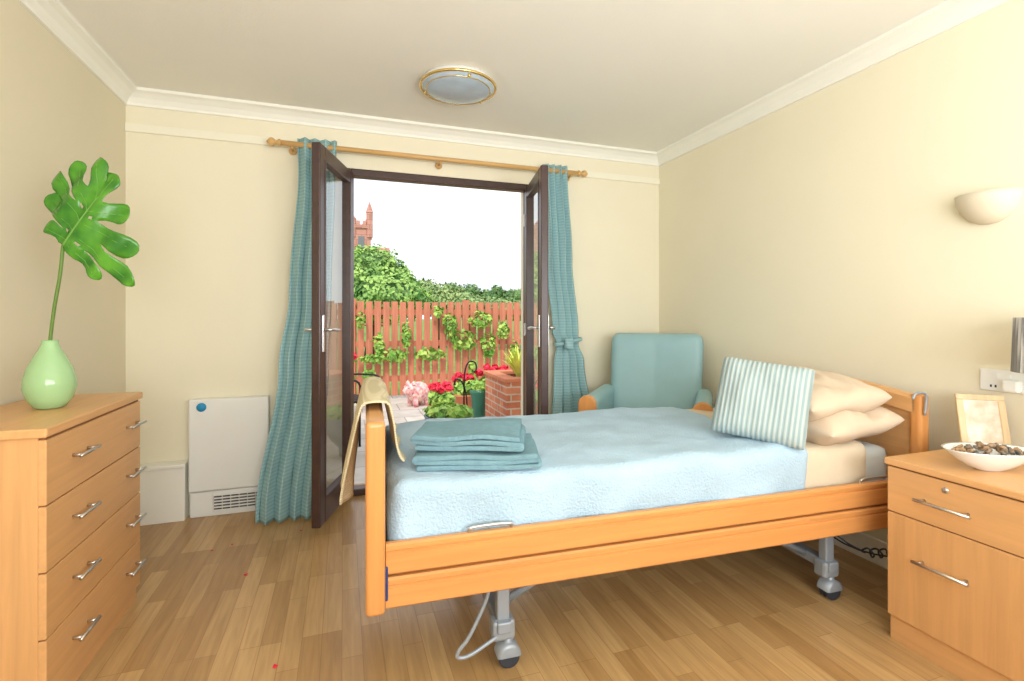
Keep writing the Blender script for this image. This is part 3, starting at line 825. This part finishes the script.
v = [(-1.1, 0, 0), (6, 0, 0), (6, 0, 8.0), (-1.1, 0, 8.0), (-1.1, 5, 0), (6, 5, 0), (6, 5, 8.0), (-1.1, 5, 8.0), (-1.1, 2.5, 10), (6, 2.5, 10)]
mk('nave', v, [(0, 1, 2, 3), (5, 4, 7, 6), (3, 2, 9, 8), (6, 7, 8, 9), (1, 5, 6, 9, 2), (4, 0, 3, 8, 7)], m_s, g, loc=(-2.3, 1.2, 0))
P = ray(325, 262, 30)
g = empty('stone_house', (P[0], P[1], 0))
v = [(-3, 0, 0), (1, 0, 0), (1, 0, 4.2), (-3, 0, 4.2), (-3, 5, 0), (1, 5, 0), (1, 5, 4.2), (-3, 5, 4.2), (-1, 0, 6), (-1, 5, 6)]
mk('walls', v, [(0, 1, 2, 8, 3), (5, 4, 7, 9, 6), (1, 5, 6, 2), (4, 0, 3, 7)], M['stone'], g)
mk('roof', [(-3.2, -.2, 4.0), (-1, -.2, 6.1), (-1, 5.2, 6.1), (-3.2, 5.2, 4.0), (1.2, -.2, 4.0), (1.2, 5.2, 4.0)], [(0, 1, 2, 3), (1, 4, 5, 2)], M['slate'], g)
box('chimney', -.3, .3, 2, 2.6, 5.2, 7.2, M['stone'], g)
boxes('windows', [(-2, -1.3, -.03, .0, 2, 3.2), (-.3, .4, -.03, 0, 2, 3.2)], M['slate'], g)

g = empty('brick_planter')
bx0, bx1, by0, by1 = 1.60, 3.3, 4.85, 5.65
boxes('brickwork_front', [(bx0, bx1, by0, by0+.11, GZ, .50), (bx0, bx1, by1-.11, by1, GZ, .50)], M['brick'], g)
boxes('brickwork_sides', [(bx0, bx0+.11, by0+.11, by1-.11, GZ, .50), (bx1-.11, bx1, by0+.11, by1-.11, GZ, .50)], M['brick_s'], g)
boxes('coping', [(bx0-.02, bx1+.02, by0-.02, by0+.13, .50, .54), (bx0-.02, bx1+.02, by1-.13, by1+.02, .50, .54), (bx0-.02, bx0+.13, by0+.13, by1-.13, .50, .54)], M['terracotta'], g, .006)
box('soil', bx0+.11, bx1-.11, by0+.11, by1-.11, .3, .48, M['soil'], g)
def blades(name, cx, cy, cz, n, L, w, mat, seed, parent=None, spread=.6):
    rn = random.Random(seed); v = []; f = []
    for i in range(n):
        a = rn.uniform(0, 6.28); d = Vector((cos(a), sin(a), 0)); s = Vector((-sin(a), cos(a), 0)); l = L*rn.uniform(.6, 1.1); sp = rn.uniform(.15, spread)
        n0 = len(v)
        for k in range(7):
            t = k/6; p = Vector((cx, cy, cz))+d*(l*sp*t**1.3+.02)+Vector((0, 0, l*(t-.35*sp*t*t*1.6))); ww = w*(1-t)**.7*(.6+.8*min(1, t*3))
            v += [p-s*ww, p+s*ww]
        f += [(n0+2*k, n0+2*k+1, n0+2*k+3, n0+2*k+2) for k in range(6)]
    return mk(name, v, f, mat, parent)
blades('phormium_plant', 1.84, 5.12, .482, 120, .42, .017, M['yplant'], 3, spread=.6)
foliage('planter_shrub', [(2.35, 5.25, .66, .22, .16, .12), (2.75, 5.25, .68, .22, .18, .14)], 500, .05, M['bush'], core=M['tree2'], seed=12)

def pot(name, px, z, R, hgt, potmat, leafmat, seed, fl=0, fh=.25, bowl=False, lsize=.04):
    P = ray(px, 315, z); g = empty(name, (P[0], P[1], GZ))
    prof = [(0, 0), (R*.62, 0), (R*.68, .01), (R*.92, hgt*.85), (R, hgt*.9), (R, hgt), (R*.9, hgt), (R*.86, hgt*.88), (0, hgt*.86)]
    if bowl: prof = [(0, 0), (R*.35, 0), (R*.38, hgt*.2), (R*.7, hgt*.4), (R*.95, hgt*.75), (R, hgt*.97), (R*1.04, hgt), (R*.94, hgt), (R*.9, hgt*.9), (0, hgt*.88)]
    lathe('pot', prof, potmat, g, seg=32)
    if leafmat:
        foliage('foliage', [(0, 0, hgt+fh*.35, R*.9, R*.9, fh*.55), (R*.3, -R*.3, hgt+fh*.3, R*.7, R*.7, fh*.5)], 420, lsize, leafmat, core=M['tree2'], seed=seed, parent=g)
    if fl:
        rn = random.Random(seed+50); bl = []
        for i in range(fl):
            a = rn.uniform(0, 6.28); r = R*rn.uniform(.2, .95); bl.append((r*cos(a), r*sin(a), hgt+fh*rn.uniform(.7, 1.1), .05, .05, .04))
        foliage('blooms', bl, 60*fl, .022, M['redflower'], seed=seed+3, parent=g, aspect=.9)
    return g
pot('planted_bowl', 448, 4.7, .22, .37, M['bluepot'], M['bush'], 20, 0, .10, True, .04)
pot('potted_geranium', 440, 6.2, .16, .2, M['terracotta'], M['bush'], 22, 10, .22)
pot('potted_geranium', 492, 6.9, .2, .24, M['terracotta'], M['bush'], 24, 14, .32)
pot('potted_geranium', 464, 6.9, .16, .22, M['terracotta'], M['bush'], 26, 8, .25)
pot('potted_geranium', 333, 4.6, .17, .36, M['bluepot'], M['bush'], 28, 8, .28)
pot('green_planter', 479, 6.0, .11, .42, M['greenpot'], M['bush'], 30, 0, .10)
pot('potted_shrub', 338, 6.5, .2, .4, M['terracotta'], M['bush'], 34, 5, .45)

P = ray(418, 315, 7.2)
g = empty('pig_ornament', (P[0], P[1], GZ), radians(215))
def ell(nm, cx, cy, cz, rx, ry, rz, mat, parent, seg=24):
    prof = [(max(0, cos(-pi/2+pi*i/14)), sin(-pi/2+pi*i/14)*rz) for i in range(15)]
    return lathe(nm, [(r*rx, z) for r, z in prof], mat, parent, (cx, cy, cz), seg, sy=ry/rx)
ell('body', 0, 0, .20, .19, .14, .15, M['pig'], g)
ell('head', .15, 0, .25, .10, .095, .095, M['pig'], g)
tube('snout', [(.21, 0, .235), (.265, 0, .23)], .038, M['pig'], g, 16)
for s in (-1, 1):
    lathe('ear', [(.034, 0), (.024, .03), (0, .06)], M['pig'], g, (.14, s*.06, .325), 10)
    for xx in (-.1, .1):
        tube('leg', [(xx, s*.06, .12), (xx, s*.065, 0)], .036, M['pig'], g, 12)
    ell('eye', .225, s*.045, .28, .009, .009, .009, M['black'], g, 10)
tube('tail', [(-.18-.012*i, .015*cos(i), .22+.015*sin(i)) for i in range(6)], .008, M['pig'], g)

P = ray(352, 315, 5.2)
g = empty('garden_chair', (P[0], P[1], GZ), radians(60))
for s in (-.21, .21):
    tube('front_leg', [(s, -.2, 0), (s, -.2, .44)], .012, M['iron'], g)
    tube('rear_upright', [(s, .24, 0), (s, .2, .44), (s, .26, .92)], .012, M['iron'], g)
    tube('armrest', spline([(s*1.08, .22, .66), (s*1.1, 0, .67), (s*1.08, -.2, .64), (s, -.2, .44)], 5), .011, M['iron'], g)
tube('back_hoop', spline([(-.21, .26, .9), (-.1, .27, .98), (.1, .27, .98), (.21, .26, .9)], 6), .012, M['iron'], g)
for i in range(5): tube('back_slat', [(-.14+.07*i, .205, .46), (-.14+.07*i, .265, .95)], .008, M['iron'], g)
boxes('seat_slats', [(-.21, .21, -.2+.055*i, -.16+.055*i, .43, .45) for i in range(8)], M['iron'], g)
P = ray(464, 315, 5.4)
g = empty('plant_support_hook', (P[0], P[1], GZ))
tube('rod', spline([(0, 0, 0), (0, 0, .5), (.01, 0, .7), (.05, 0, .80), (.12, 0, .80), (.14, 0, .73), (.11, 0, .69)], 6), .009, M['iron'], g)
tube('rod_2', spline([(0.03, 0, 0), (.03, 0, .4), (-.02, 0, .58), (-.09, 0, .62), (-.11, 0, .56)], 6), .008, M['iron'], g)

# ================================================================= LIGHT
w = bpy.data.worlds.new('World'); S.world = w; w.use_nodes = True; nt = w.node_tree; N, L = nt.nodes, nt.links
bg = N['Background']; tc = N.new('ShaderNodeTexCoord'); n = N.new('ShaderNodeTexNoise'); n.inputs['Scale'].default_value = 2.5; n.inputs['Detail'].default_value = 6
L.new(tc.outputs['Generated'], n.inputs['Vector'])
r = N.new('ShaderNodeValToRGB'); r.color_ramp.elements[0].color = c(226, 236, 250); r.color_ramp.elements[1].color = (1, 1, 1, 1)
r.color_ramp.elements[0].position = .35; r.color_ramp.elements[1].position = .6
L.new(n.outputs['Fac'], r.inputs['Fac']); L.new(r.outputs['Color'], bg.inputs['Color']); bg.inputs['Strength'].default_value = 1.5

def light(name, kind, loc, rot, energy, col=(1, 1, 1), **k):
    l = bpy.data.lights.new(name, kind); l.energy = energy; l.color = col
    for a, b in k.items(): setattr(l, a, b)
    o = bpy.data.objects.new(name, l); COL.objects.link(o); o.location = loc; o.rotation_euler = rot; return o
light('sun', 'SUN', (0, -5, 10), (radians(38), 0, radians(-25)), 2.4, (1, .96, .9), angle=radians(3))
light('added_bounce_fill', 'AREA', (.7, YF+.30, 1.35), (radians(128), 0, 0), 110, (.93, .97, 1), shape='RECTANGLE', size=2.7, size_y=1.2)  # added fill light inside the room behind the camera, tilted up to brighten the ceiling
